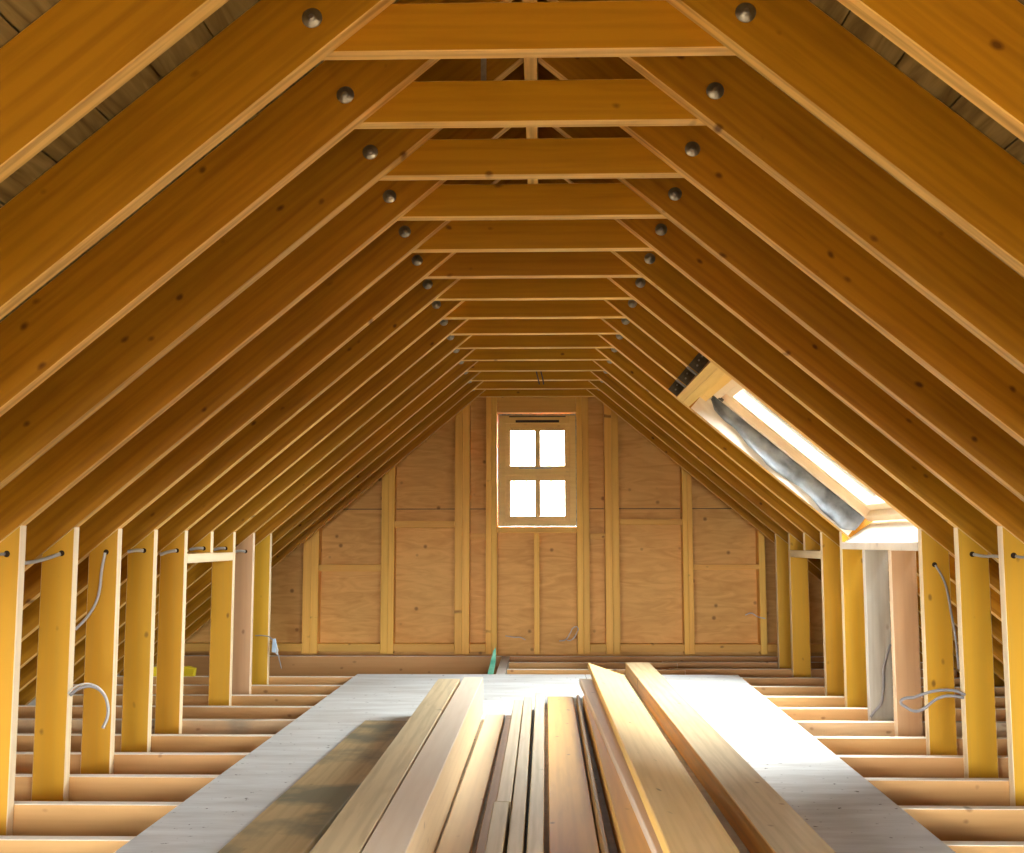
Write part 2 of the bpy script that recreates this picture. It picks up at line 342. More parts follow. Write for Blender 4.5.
# ---------------------------------------------------------------- the shell
bm = bmesh.new(); box(bm, -3.6, 3.6, 2.2, 10.2, -.26, -.235)
tag(link('floor', bm, MAT['board']), kind='structure')
bm = bmesh.new(); box(bm, -3.6, 3.6, Y_REAR, 2.198, -.26, -.235)      # unseen rear floor, made dark to cut light bounced up
tag(link('floor', bm, MAT['lowbounce']), kind='structure')
def sarking(sg, name, holes):
    """boards running the length of the roof, each its own strip with a dark gap, and a skin over them; holes = (u0, u1, y0, y1)"""
    bm = bmesh.new(); step = .175; off = .205 if sg < 0 else .188
    def strip(a, b, z0, z1):
        ys = sorted({Y_REAR-.1, 10.26, *[v for h in holes for v in h[2:]]})
        for y0, y1 in zip(ys, ys[1:]):
            segs = [(a, b)]
            for h in holes:
                if y0 >= h[2]-1e-6 and y1 <= h[3]+1e-6:
                    segs = [q for p in segs for q in ((p[0], min(p[1], h[0])), (max(p[0], h[1]), p[1])) if q[1]-q[0] > .004]
            for aa, bb in segs: box(bm, aa, bb, y0*sg, y1*sg, z0, z1)
    k = -3
    while off+k*step < 4.6:
        a, b = off+k*step+.003, off+(k+1)*step-.003
        if b > -.15: strip(max(a, -.176), b, 0, .022)
        k += 1
    strip(-.20, 4.62, .0225, .03)
    mw = roof_basis(sg, 0) @ Matrix.Translation((0, 0, RD+.0015))
    return tag(link(name, bm, MAT['sarking'], None, mw), kind='structure')
sarking(-1, 'ceiling', REAR_FILL[-1]); sarking(1, 'ceiling.001', REAR_FILL[1] + [(SKL_U[0], SKL_U[1], SKL_Y[0]+.01, SKL_Y[1]-.01)])
for sg, nm in ((-1, 'wall_left'), (1, 'wall_right')):
    bm = bmesh.new(); box(bm, *(sorted((sg*3.5, sg*3.6))), Y_REAR, 10.2, -.26, APEX-M*3.6+.25)
    tag(link(nm, bm, MAT['render']), kind='structure')
def gable(name, y0, y1, wx, wz, mat, hole=True):
    bm = bmesh.new(); top = lambda x: APEX + RD/CT + .01 - M*abs(x)
    E = 3.55
    prism(bm, [(-E, -.26), (wx[0], -.26), (wx[0], top(wx[0])), (-E, top(-E))], y0, y1)
    prism(bm, [(wx[1], -.26), (E, -.26), (E, top(E)), (wx[1], top(wx[1]))], y0, y1)
    box(bm, wx[0], wx[1], y0, y1, -.26, wz[0])
    if not hole: box(bm, wx[0], wx[1], y0, y1, wz[0], wz[1])
    prism(bm, [(wx[0], wz[1]), (wx[1], wz[1]), (wx[1], top(wx[1])), (0, top(0)), (wx[0], top(wx[0]))], y0, y1)
    return tag(link(name, bm, mat), kind='structure')
gable('wall_back', Y_PLY, Y_PLY+.10, WIN_X, WIN_Z, MAT['ply'])
gable('wall_front', Y_REAR-.1, Y_REAR, REAR_X, REAR_Z, MAT['ply'])
bm = bmesh.new()      # the narrow seam between the plywood sheets of the gable
box(bm, -2.1, -.47, Y_PLY-.0025, Y_PLY, 1.302, 1.309); box(bm, .49, 2.1, Y_PLY-.0025, Y_PLY, 1.302, 1.309)
tag(link('trim_1', bm, MAT['shade']), kind='structure')

# ---------------------------------------------------------------- rafters with their tie bolts
def rafter_profile(u0=None, u1=None):
    a = [(.026/CT, 0), ((.026-RD*ST)/CT, RD)] if u0 is None else [(u0, 0), (u0, RD)]
    E = 3.49
    b = [((E-RD*ST)/CT, RD), (E/CT, 0)] if u1 is None else [(u1, RD), (u1, 0)]
    return a + b
SIDE = {-1: 'left', 1: 'right'}
NOTE = {(-1, 4): 'above the nearest left wall post', (-1, 5): 'above the post with the cable loop', (-1, 12): 'above the last left post',
        (1, 5): 'above the nearest right wall post', (1, 7): 'along the near side of the skylight', (1, 10): 'along the far side of the skylight', (1, 11): 'just beyond the skylight',
        (-1, 0): 'cut off by the upper left corner', (1, 0): 'cut off by the upper right corner', (-1, 15): 'against the end wall', (1, 15): 'against the end wall'}
BOLT_U = .57/CT + .0
for sg in (-1, 1):
    for k in range(0, 16):
        yc = d(k)+T/2; mw = roof_basis(sg, yc)
        cut = sg > 0 and k in (8, 9)
        nm = f"{ORD[k]}{' nearest' if 0 < k else ''} {SIDE[sg]} sloping roof rafter of golden timber"
        lab = nm + (', ' + NOTE[(sg, k)] if (sg, k) in NOTE else '')
        if cut: lab = f"right rafter of golden timber cut short at the skylight header, {'nearer' if k == 8 else 'farther'} of the two"
        r = empty('rafter', mw=mw); tag(r, lab, 'rafter', 'rafters of the roof')
        bmat = MAT['rafter']
        m0 = Matrix.Identity(4)
        timber('beam', rafter_profile(None, 1.225 if cut else None), T, m0, bmat, r)
        # bolt through rafter and collar tie, seen on the near face
        if k >= 1:
            P = Vector((sg*.569, d(k), 2.377)); q = mw.inverted() @ P
            hd = disc('bolt', (0, 0, 0), .027, .004, MAT['steel'], r, dome=.014)
            R = Matrix.Identity(4) if sg > 0 else Matrix.Rotation(math.pi, 4, 'Z')
            hd.matrix_local = Matrix.Translation(q) @ R
        if cut:       # its lower piece runs on from the skylight sill to the eaves
            r2 = empty('rafter', mw=mw); tag(r2, f"short lower end of right rafter below the skylight sill, {'nearer' if k == 8 else 'farther'} of the two", 'rafter', 'rafters of the roof')
            timber('beam', rafter_profile(2.90, None), T, m0, bmat, r2)
# ridge board
xb = Matrix(((0, 1, 0, 0), (1, 0, 0, 6.0), (0, 0, 1, 2.70), (0, 0, 0, 1)))
xb = basis(Vector((0, 1, 0)), Vector((-1, 0, 0)), Vector((0, 0, 1)), (0, 5.95, 2.695))
tag(timber('ridge_board', [(-4.1, 0), (4.1, 0), (4.1, .27), (-4.1, .27)], .048, xb, MAT['rafter']), 'long ridge board running along the peak of the roof between rafters', 'ridge board')
# collar ties
for k in range(1, 16):
    zt = 2.443; xb_ = (APEX + RD/CT - HT)/M - .03; xt_ = (APEX + RD/CT - zt)/M - .03
    o = xbeam('collar_tie', -xb_, xb_, d(k)+T+.001, d(k)+2*T+.001, HT, zt, MAT['tie'], xt=(-xt_, xt_))
    lab = (ORD[k-1] + (' nearest' if k > 1 else '')) + ' horizontal collar tie joining the left and right rafters'
    if k == 15: lab = 'farthest horizontal collar tie, right in front of the end wall above the window'
    tag(o, lab, 'collar tie', 'collar ties across the roof')

# ---------------------------------------------------------------- knee walls
SD = .14
SLAB = {(-1, 3): 'left wall post just outside the left edge', (-1, 4): 'yellow left wall post nearest the left edge of the picture', (-1, 5): 'yellow left wall post with a grey cable looping out of its lower edge',
        (-1, 6): 'yellow left wall post with a cable hanging from its upper hole', (-1, 7): 'yellow left wall post, fourth from the picture edge', (-1, 8): 'yellow left wall post holding the near end of the small header',
        (-1, 10): 'yellow left wall post under the far end of the small header', (-1, 11): 'pinkish brown left wall post, second to last before the end wall', (-1, 12): 'last left wall post before the end wall, with a pale connector hanging beside it',
        (1, 5): 'yellow right wall post nearest the right edge of the picture', (1, 6): 'yellow right wall post with a cable loop leaving its lower edge', (1, 7): 'yellow right wall post at the near end of the skylight sill',
        (1, 8): 'pinkish brown wall post under the near half of the skylight sill', (1, 9): 'grey wall post under the skylight sill with a cable beside it', (1, 10): 'yellow wall post under the far end of the skylight sill',
        (1, 11): 'yellow right wall post just beyond the skylight, near end of the small header', (1, 13): 'yellow right wall post under the far end of the small header', (1, 14): 'last yellow right wall post before the end wall'}
for (sg, k), lab in SLAB.items():
    if (sg, k) == (-1, 3): continue
    mat = MAT['stud']
    if (sg, k) in ((-1, 11), (1, 8)): mat = MAT['pink']
    if (sg, k) == (1, 9): mat = MAT['grey']
    z0 = -.18
    xi, xo = sg*WS, sg*(WS+SD)
    zi, zo = (W0-WS)*M-.001, (W0-WS-SD)*M-.001
    if sg > 0 and k in (8, 9): zi = zo = .953
    if sg > 0: o = upright('wall_stud', xi, xo, d(k), d(k)+T, z0, zi, mat, zo)
    else: o = upright('wall_stud', xo, xi, d(k), d(k)+T, z0, zo, mat, zi)
    tag(o, lab, 'wall stud', 'posts of the low side walls')
# little headers with a cripple post on top
def ybeam(name, x0, x1, y0, y1, z0, z1, mat, wide='Z', r=.0025):
    mw = basis(Vector((0, 1, 0)), Vector((-1, 0, 0)), Vector((0, 0, 1)), ((x0+x1)/2, (y0+y1)/2, z0))
    if wide == 'Z':
        mw = basis(Vector((0, 1, 0)), Vector((0, 0, 1)), Vector((1, 0, 0)), ((x0+x1)/2, (y0+y1)/2, (z0+z1)/2))
        return timber(name, [(-(y1-y0)/2, -(x1-x0)/2), ((y1-y0)/2, -(x1-x0)/2), ((y1-y0)/2, (x1-x0)/2), (-(y1-y0)/2, (x1-x0)/2)], z1-z0, mw, mat, r=r)
    return timber(name, [(-(y1-y0)/2, 0), ((y1-y0)/2, 0), ((y1-y0)/2, z1-z0), (-(y1-y0)/2, z1-z0)], x1-x0, mw, mat, r=r)
for sg, ka, kb in ((-1, 8, 10), (1, 11, 13)):
    xs = sorted((sg*WS, sg*(WS+SD)))
    o = ybeam('header', xs[0], xs[1], d(ka)+T+.002, d(kb)-.002, .882, .936, MAT['pink'] if 0 else MAT['stud'])
    tag(o, f"short horizontal header between two {SIDE[sg]} wall posts with a stub post on it", 'header')
    km = ka+1
    zi, zo = (W0-WS)*M-.001, (W0-WS-SD)*M-.001
    if sg > 0: o = upright('stub_post', WS, WS+SD, d(km), d(km)+T, .937, zi, MAT['stud'], zo)
    else: o = upright('stub_post', -WS-SD, -WS, d(km), d(km)+T, .937, zo, MAT['stud'], zi)
    tag(o, f"stub post standing on the short {SIDE[sg]} header under a rafter", 'stub post')

# ---------------------------------------------------------------- floor joists
JD = .215
for k in range(1, 16):
    y0 = d(k)+T+.001; y1 = y0+T
    lab = (ORD[k-1] + (' nearest' if k > 1 else '')) + ' floor joist crossing from wall to wall under the grey deck'
    if k == 12: lab = 'floor joist under the far edge of the grey deck'
    if k in (13, 14):
        w_ = 'nearer' if k == 13 else 'farther'
        tag(xbeam('floor_joist', -.236, 1.17, y0, y1, -JD, 0, MAT['joist']), f"{w_} short floor joist between the grey trimmer and the lap beyond the deck", 'floor joist', 'floor joists')
        tag(xbeam('floor_joist', 1.05, 3.3, y1+.001, y1+T+.001, -JD, 0, MAT['joist']), f"{w_} of two right floor joists lapped onto short ones beyond the deck", 'floor joist', 'floor joists')
        continue
    if k == 15: lab = 'deep floor joist in front of the end wall, farthest of all'
    mt = MAT['greyjoist'] if k == 8 else MAT['joist']
    if k == 8: lab = 'eighth nearest floor joist, stained grey at left of the deck'
    tag(xbeam('floor_joist', -3.3, 3.3, y0, y1, -JD, 0, mt), lab, 'floor joist', 'floor joists')
tag(ybeam('trimmer_joist', -.31, -.24, d(12)+2*T+.004, d(15)+T-.002, -JD, 0, MAT['grey'], wide='X'), 'grey trimmer joist running away from the deck towards the end wall', 'trimmer joist')
# deck
bm = bmesh.new(); prism(bm, [(-1.33, .9), (.36, .9), (.36, 8.32), (-1.342, 8.32)], .001, .02, 'Z'); bevel(bm, .002)
tag(link('floor_panel', bm, MAT['deck']), 'dusty grey deck panel on the joists, left of the timber pile', 'floor panel')
bm = bmesh.new(); prism(bm, [(.364, .9), (1.255, .9), (1.346, 3.64), (1.497, 8.32), (.364, 8.32)], .001, .02, 'Z'); bevel(bm, .002)
tag(link('floor_panel', bm, MAT['deck']), 'dusty pale deck panel on the joists, right of the timber pile', 'floor panel')

# ---------------------------------------------------------------- loose timber on the deck
def plank(name, near, far, width, z0, z1, mat, label, cat='plank', tilt=0, near_y=1.3, group=None, bend=0, taper=0, zfar=0):
    """near/far = centreline (x, y) points; the plank is extended towards near_y; zfar lifts its far end"""
    n = Vector((near[0], near[1], 0)); f = Vector((far[0], far[1], 0)); dr = (f-n).normalized()
    n = n - dr*((n.y-near_y)/dr.y)
    Ln = (f-n).length; X = (Vector((f.x, f.y, zfar))-Vector((n.x, n.y, 0))).normalized()
    Zv = Vector((0, 0, 1)); side = X.cross(Zv).normalized()   # to the right of travel
    nu = side.cross(X).normalized()
    if tilt:
        Rm = Matrix.Rotation(tilt, 3, X); side = Rm @ side; nu = Rm @ nu
    # local: X grain, Y thickness-normal (wide faces) , Z across
    th = z1-z0; bm = bmesh.new(); seg = 14; rings = []
    if th <= width: ya, za, hy, hz = nu, side, th/2, width/2
    else: ya, za, hy, hz = side, nu, width/2, th/2
    Zl = X.cross(ya)
    for i in range(seg+1):
        s = i/seg; bz = bend*math.sin(math.pi*s)
        rings.append([bm.verts.new((s*Ln, (a*hy) + (bz if ya is side else 0), b*hz*(1-taper*s) + (0 if ya is side else bz))) for a, b in ((-1, -1), (1, -1), (1, 1), (-1, 1))])
    for p, q in zip(rings, rings[1:]):
        for i in range(4): bm.faces.new((p[i], p[(i+1) % 4], q[(i+1) % 4], q[i]))
    bm.faces.new(rings[0]); bm.faces.new(rings[-1]); bmesh.ops.recalc_face_normals(bm, faces=bm.faces[:])
    ee = [e for e in bm.edges if e.calc_face_angle(0) > 1.0]
    bmesh.ops.bevel(bm, geom=ee, offset=.003, segments=1, affect='EDGES')
    o = link(name, bm, mat, None, basis(X, ya, Zl, Vector((n.x, n.y, (z0+z1)/2))))
    return tag(o, label, cat, group or 'loose timber on the deck')
plank('plank', (-.845, 3.49), (-.785, 6.02), .268, .021, .046, MAT['stained'], 'dirty paint-stained plank lying flat at the left of the pile')
plank('timber_beam', (-.490, 2.82), (-.490, 6.33), .124, .021, .23, MAT['tan'], 'tall weathered tan timber with visible grain, left of the gap', 'timber beam')
plank('timber_beam', (-.368, 2.82), (-.357, 6.40), .112, .021, .23, MAT['pale'], 'tall pale pinkish timber with a bright right side', 'timber beam')
plank('plank', (-.246, 3.50), (-.223, 6.24), .105, .021, .046, MAT['pale'], 'low pale plank beside the tall pinkish timber')
plank('plank', (-.160, 3.4), (-.146, 6.25), .038, .021, .04, MAT['brown'], 'narrow dark brown strip painting in the shaded gap beside the battens', near_y=1.6)  # stands in for the shaded deck between plank and battens
plank('batten', (-.102, 3.23), (-.094, 6.28), .050, .021, .12, MAT['batten'], 'leftmost of the three upright battens in the middle', 'batten', near_y=3.86)
plank('batten', (-.110, 2.3), (-.1075, 3.85), .052, .021, .122, MAT['batten'], 'near pale batten butted end to end with the leftmost batten', 'batten', near_y=1.4)
plank('batten', (-.048, 3.23), (-.042, 6.39), .046, .021, .12, MAT['batten'], 'middle one of the three upright battens', 'batten', near_y=1.5)
plank('batten', (.010, 3.23), (.026, 6.58), .050, .021, .12, MAT['batten'], 'rightmost of the three upright battens in the middle', 'batten')
plank('plank', (.129, 3.46), (.150, 6.85), .155, .021, .06, MAT['honey'], 'low honey coloured plank right of the battens, half in shade')
plank('plank', (.226, 3.3), (.250, 6.6), .016, .021, .105, MAT['brown'], 'thin dark board added as shade in the gap right of the honey plank', bend=-.008)  # put into the gap to darken it as shade would
plank('plank', (.331, 3.2), (.338, 6.38), .135, .045, .13, MAT['honey'], 'thick plank partly under the raised board, grey-yellow top')
plank('plank', (.395, 3.2), (.325, 6.88), .115, .131, .165, MAT['pale'], 'bright plank showing as a narrow wedge under the raised broad board')
plank('plank', (.452, 2.96), (.440, 7.05), .238, .178, .205, MAT['broad'], 'broad smooth board tilted with its left edge raised', tilt=math.radians(19))
plank('plank', (.52, 3.0), (.50, 6.9), .10, .021, .13, MAT['brown'], 'dark bearer plank in the gap under the right edge of the broad tilted board')
plank('timber_beam', (.779, 3.24), (.739, 8.17), .176, .021, .125, MAT['beam'], 'thick square-edged beam at the right of the pile', 'timber beam')
# green strip and yellow case
bm = bmesh.new(); prism(bm, [(-.024, 0), (.022, 0), (.026, .12), (.012, .22), (-.004, .19)], -.006, .006); bevel(bm, .001)
o = link('plastic_strip', bm, MAT['green']); o.location = (-.348, 8.37, .0); o.rotation_euler = (math.radians(-14), math.radians(8), 0)
tag(o, 'small green plastic strip leaning up at the far edge of the deck', 'plastic strip')
yc_ = empty('plastic_case', (-2.735, d(12)+1.5*T, 0)); tag(yc_, 'yellow plastic case behind the left wall posts on a joist', 'plastic case')
bm = bmesh.new(); prism(bm, [(-.165, 0), (.165, 0), (.172, .06), (.12, .074), (-.12, .074), (-.172, .06)], -.026, .026); bevel(bm, .003); link('body', bm, MAT['yellow'], yc_)
bm = bmesh.new(); prism(bm, [(-.05, .074), (.05, .074), (.044, .09), (-.044, .09)], -.008, .008); bevel(bm, .002); link('handle', bm, MAT['yellow'], yc_)

# ---------------------------------------------------------------- gable framing
GY0, GY1 = Y_FRAME, Y_PLY-.004
def gtop(x): return APEX + RD/CT - .01 - M*abs(x)
def gstud(x0, x1, lab, z0=0.0, z1=None, mat='gable'):
    a, b = (gtop(x0), gtop(x1)) if z1 is None else (z1, z1)
    return tag(upright('gable_stud', x0, x1, GY0, GY1, z0, a, MAT[mat], b, wide='X'), lab, 'gable stud', 'studs of the end wall')
for x0, x1, lab in ((-2.126, -2.055, 'leftmost end wall stud, left half of its pair'), (-2.054, -1.985, 'leftmost end wall stud pair, right half'),
                    (-1.414, -1.350, 'end wall stud pair halfway left of the window, left half'), (-1.349, -1.296, 'end wall stud pair halfway left of the window, right half'),
                    (-.745, -.678, 'twin end wall studs near the left of the window, outer one'), (-.677, -.610, 'twin end wall studs near the left of the window, inner one'),
                    (-.461, -.412, 'stud framing the left side of the window, outer half'), (.366, .420, 'stud framing the right side of the window, inner half'),
                    (.421, .478, 'stud framing the right side of the window, outer half'), (.622, .685, 'twin end wall studs near the right of the window, inner one'),
                    (.686, .749, 'twin end wall studs near the right of the window, outer one'), (1.323, 1.368, 'end wall stud pair halfway right of the window, left half'),
                    (1.369, 1.413, 'end wall stud pair halfway right of the window, right half'), (2.003, 2.061, 'rightmost single stud of the end wall')):
    gstud(x0, x1, lab)
gstud(-.411, -.360, 'stud framing the left side of the window, inner half', 0, None)
gstud(-.024, .023, 'short stud centred below the window sill', 0, 1.082)
def nog(x0, x1, z0, z1, name, lab, cat, y0=None):
    yy0 = GY0+.002 if y0 is None else y0
    return tag(xbeam(name, x0+.001, x1-.001, yy0, GY1, z0, z1, MAT['gable']), lab, cat, 'blocking of the end wall' if name == 'nogging' else None)
nog(-.359, .365, 2.187, 2.329, 'window_header', 'deep wooden header over the small end wall window', 'header')
nog(-.359, .365, 1.083, 1.139, 'window_sill_plate', 'wooden sill plate under the small end wall window', 'sill plate')
nog(-1.295, -.746, 1.133, 1.193, 'nogging', 'upper left nogging between end wall stud pairs', 'nogging')
nog(-1.984, -1.415, .738, .797, 'nogging', 'lower left nogging between outer end wall stud pairs', 'nogging')
nog(-.609, -.462, 1.025, 1.078, 'nogging', 'short nogging just left of the window at sill height', 'nogging')
nog(.479, .621, 1.025, 1.078, 'nogging', 'short nogging just right of the window at sill height', 'nogging')
nog(.750, 1.322, 1.156, 1.205, 'nogging', 'upper right nogging between end wall stud pairs', 'nogging')
nog(1.414, 2.002, .752, .797, 'nogging', 'lower right nogging between outer end wall studs', 'nogging')
BP = [(-3.2, -2.127), (-1.984, -1.415), (-1.295, -.746), (-.609, -.462), (.479, .621), (.750, 1.322), (1.414, 2.002), (2.062, 3.2)]
BL = ['far left corner', 'left outer bay', 'left inner bay', 'narrow bay left of the window', 'narrow bay right of the window', 'right inner bay', 'right outer bay', 'far right corner']
for (a, b), l in zip(BP, BL): nog(a, b, .020, .088, 'bottom_rail', 'low rail at the foot of the end wall, ' + l, 'bottom rail')

# ---------------------------------------------------------------- end wall window
wr = empty('window_1', (0, 10.03, 0)); tag(wr, kind='structure')
def wb(name, lst, mat, parent, r=.003):
    o = boxes(name, lst, mat, parent, .003 if name in ('frame', 'sash') else r); return o
x0, x1, z0, z1 = -.345, .361, 1.150, 2.160
fy0, fy1 = -.018, .112
def ring(a0, a1, c0, c1, w0, w1=None, w2=None, w3=None):     # four members of a rectangular frame: left, right, bottom, top widths
    w1 = w0 if w1 is None else w1; w2 = w0 if w2 is None else w2; w3 = w0 if w3 is None else w3
    return [(a0, a0+w0, c0, c1), (a1-w1, a1, c0, c1), (a0+w0, a1-w1, c0, c0+w2), (a0+w0, a1-w1, c1-w3, c1)]
fr = wb('frame', [(a, b, fy0, fy1, c, e) for a, b, c, e in ring(x0, x1, z0, z1, .060, .060, .046, .075)] + [(-.286, .302, fy0+.004, fy1, 1.610, 1.678)], MAT['frame'], wr)
vent = wb('trickle_vent', [(-.19, .21, fy0-.008, fy0-.001, 2.094, 2.116)], MAT['shade'], wr, .002)
boxes('drip_gap', [(-.25, .27, fy0-.002, fy0-.0005, 2.143, 2.153)], MAT['shade'], wr, 0)
for (c0, c1), nmv in (((1.676, 2.085), 'upper'), ((1.197, 1.612), 'lower')):
    s = wb('sash', [(a, b, fy0+.014, .05, c, e) for a, b, c, e in ring(-.288, .304, c0-.004, c1+.004, .052, .046, .045 if nmv == 'lower' else .026, .060 if nmv == 'lower' else .068)], MAT['frame'], wr)
    zb, zt = (1.244, 1.550) if nmv == 'lower' else (1.702, 2.017)
    wb('glazing_bar', [(-.013, .038, fy0+.016, .044, zb-.02, zt+.02)], MAT['frame'], s)
    wb('glass', [(-.236, .258, .022, .026, zb, zt)], MAT['glass'], s, 0)
wb('handle', [(-.16, .14, fy0-.006, fy0+.010, 1.668, 1.679)], MAT['steel'], wr, .002)
bm = bmesh.new(); random.seed(3)
for xa, xb2 in ((-.3515, -.3455), (.3615, .3675)):
    z = 1.15
    while z < 2.14:
        h = random.uniform(.04, .10); box(bm, xa, xb2, fy0-random.uniform(.002, .012), .03, z, min(z+h, 2.16)); z += h
x = -.34
while x < .34:
    w_ = random.uniform(.05, .14); box(bm, x, min(x+w_, .36), fy0-random.uniform(.001, .008), .03, 2.161, 2.161+random.uniform(.004, .014)); box(bm, x, min(x+w_, .36), fy0-random.uniform(.001, .008), .03, 1.143, 1.1495); x += w_
box(bm, -.352, -.344, .03, .058, 1.143, 2.169); box(bm, .360, .368, .03, .058, 1.143, 2.169); box(bm, -.352, .368, .03, .058, 1.143, 1.151); box(bm, -.352, .368, .03, .058, 2.159, 2.169)
link('foam_seal', bm, MAT['foam'], wr)

# ---------------------------------------------------------------- skylight
mwR = roof_basis(1, 0)
sk = empty('window_2', mw=mwR); tag(sk, kind='structure')
def rbx(name, lst, mat, parent, r=.003): return boxes(name, lst, mat, parent, r)
# local: x = u, y = world y, z = h
U0, U1, Y0, Y1 = 1.40, 2.70, SKL_Y[0]+.015, 7.20
def uring(u0, u1, y0, y1, w, h0, h1): return [(u0, u0+w, y0, y1, h0, h1), (u1-w, u1, y0, y1, h0, h1), (u0+w, u1-w, y0, y0+w, h0, h1), (u0+w, u1-w, y1-w, y1, h0, h1)]
rbx('frame', uring(U0, U1, Y0, Y1, .050, .155, .270), MAT['skyframe'], sk)
sash = rbx('sash', uring(U0+.049, U1-.049, Y0+.049, Y1-.049, .055, .205, .266), MAT['skyframe'], sk)
rbx('glass', [(U0+.09, U1-.09, Y0+.09, Y1-.09, .254, .260)], MAT['glass'], sash, 0)
rbx('hinge', [(U0+.04, U0+.075, Y1-.062, Y1-.050, .146, .166)], MAT['darksteel'], sk, .002)
rbx('flashing', [(U0-.03, U0, Y0-.01, Y1+.05, .236, .28), (U1, U1+.03, Y0-.01, Y1+.05, .236, .28), (U0-.03, U1+.03, Y0-.012, Y0-.0005, .236, .28), (U0-.03, U1+.03, Y1+.0005, Y1+.05, .236, .28)], MAT['darksteel'], sk, 0)
for n_, (sg_, rs) in enumerate((a, b) for a in (-1, 1) for b in REAR_FILL[a]):
    wn = empty(f'window_{3+n_}', mw=roof_basis(sg_, 0)); tag(wn, kind='structure')  # window-like frame of a fill-light opening added out of view
    yy = sorted((rs[2]*sg_, rs[3]*sg_))
    boxes('frame', uring(rs[0], rs[1], yy[0], yy[1], .05, .16, .27), MAT['skyframe'], wn, .003)
    
# headers and hangers
hm = roof_basis(1, 0)
def roof_y_member(name, u0, u1, y0, y1, h0, h1, mat, wide='X'):
    Yd = Vector((0, 1, 0)); Xr = Vector((CT, 0, -ST)); Zr = Vector((ST, 0, CT))
    c = roofpt(1, (u0+u1)/2, (h0+h1)/2, (y0+y1)/2)
    L2 = (y1-y0)/2
    if wide == 'X':   # wide faces look along the slope
        mw = basis(Yd, -Xr, Zr, c); return timber(name, [(-L2, -(h1-h0)/2), (L2, -(h1-h0)/2), (L2, (h1-h0)/2), (-L2, (h1-h0)/2)], u1-u0, mw, mat)
    mw = basis(Yd, Zr, Xr, c); return timber(name, [(-L2, -(u1-u0)/2), (L2, -(u1-u0)/2), (L2, (u1-u0)/2), (-L2, (u1-u0)/2)], h1-h0, mw, mat)
ya, yb = d(7)+T+.001, d(10)-.001
tag(roof_y_member('skylight_header', 1.228, 1.278, ya, yb, .0, RD-.002, MAT['frame']), 'upper half of the double header above the skylight, next to the hangers', 'header')
tag(roof_y_member('skylight_header', 1.279, 1.330, ya, yb, .0, RD-.002, MAT['frame']), 'lower half of the double header, facing the skylight opening', 'header')
o = roof_y_member('head_lining', 1.331, 1.395, ya, yb, .10, .16, MAT['frame'], 'Z'); tag(o, 'pale strip lining the top of the skylight opening', 'lining board')
for k, nmv in ((8, 'nearest'), (9, 'middle'), (10, 'farthest')):
    h = empty('joist_hanger', mw=mwR @ Matrix.Translation((1.225, d(k)-.001, 0))); tag(h, f'{nmv} of three dark metal hangers above the skylight', 'joist hanger', 'joist hangers above the skylight')
    boxes('side_plate', [(-.075, -.001, -.004, -.001, .005, .125)], MAT['darksteel'], h, 0)
    if k != 10: boxes('bottom_seat', [(-.075, -.001, -.004, T+.004, -.003, -.0005)], MAT['darksteel'], h, 0)
    for zz in (.035, .065, .095):
        n_ = disc('nail', (0, 0, 0), .006, .002, MAT['steel'], h); n_.location = (-.035-.012*(zz > .05), -.004, zz)
# linings of the opening
def lining(name, pts, th, mat, lab, cat):     # pts: world quad, thickened along its normal
    bm = bmesh.new(); c = sum((Vector(p) for p in pts), Vector())/len(pts)
    P = [Vector(p)-c for p in pts]; n = (P[1]-P[0]).cross(P[2]-P[0]).normalized()*th
    a = [bm.verts.new(p) for p in P]; b = [bm.verts.new(p+n) for p in P]; N_ = len(P)
    bm.faces.new(a); bm.faces.new(b[::-1])
    for i in range(N_): bm.faces.new((a[i], b[i], b[(i+1) % N_], a[(i+1) % N_]))
    bmesh.ops.recalc_face_normals(bm, faces=bm.faces[:]); o = link(name, bm, mat); o.location = c
    return tag(o, lab, cat)
# rumpled membrane hanging between rafter and skylight frame on the far side
bm = bmesh.new(); random.seed(11); NU = 44; NH = 8; grid = []
for i in range(NU+1):
    f = i/NU; u = 1.41 + f*1.26
    K = [(0, .13), (.05, .080), (.17, .078), (.30, .050), (.43, .026), (.55, .030), (.64, .052), (.72, .035), (.80, .018), (.94, .003), (1.0, .06)]
    for (fa, ba), (fb, bb_) in zip(K, K[1:]):
        if fa <= f <= fb+1e-9: bot = ba + (bb_-ba)*(f-fa)/(fb-fa)
    bot += .004*math.sin(37*f)
    row = []
    for j in range(NH+1):
        h = .166 + (bot-.166)*j/NH
        yy = SKL_Y[1]-.022 - .006*math.sin(17*f+j*.9) - .004*math.sin(43*f-j*1.7) - .010*(j/NH)*math.sin(6*f)**2
        row.append(bm.verts.new(roofpt(1, u, h, yy)))
    grid.append(row)
for a, b in zip(grid, grid[1:]):
    for j in range(NH): bm.faces.new((a[j], b[j], b[j+1], a[j+1]))
o = link('roof_membrane', bm, MAT['membrane']); so = o.modifiers.new('thickness', 'SOLIDIFY'); so.thickness = .002
for p in o.data.polygons: p.use_smooth = True
tag(o, 'rumpled grey roofing membrane hanging along the far side of the skylight', 'membrane')
o = boxes('lit_reveal_sheet', [(1.345, 2.66, SKL_Y[1]-.005, SKL_Y[1]-.0005, .004, .150)], MAT['palewall'], None, 0); o.matrix_world = mwR  # pale sheet stands in for strong light on the far rafter's face
tag(o, 'pale sheet added as the brightly lit far side of the skylight opening, below the membrane', 'lit face sheet')
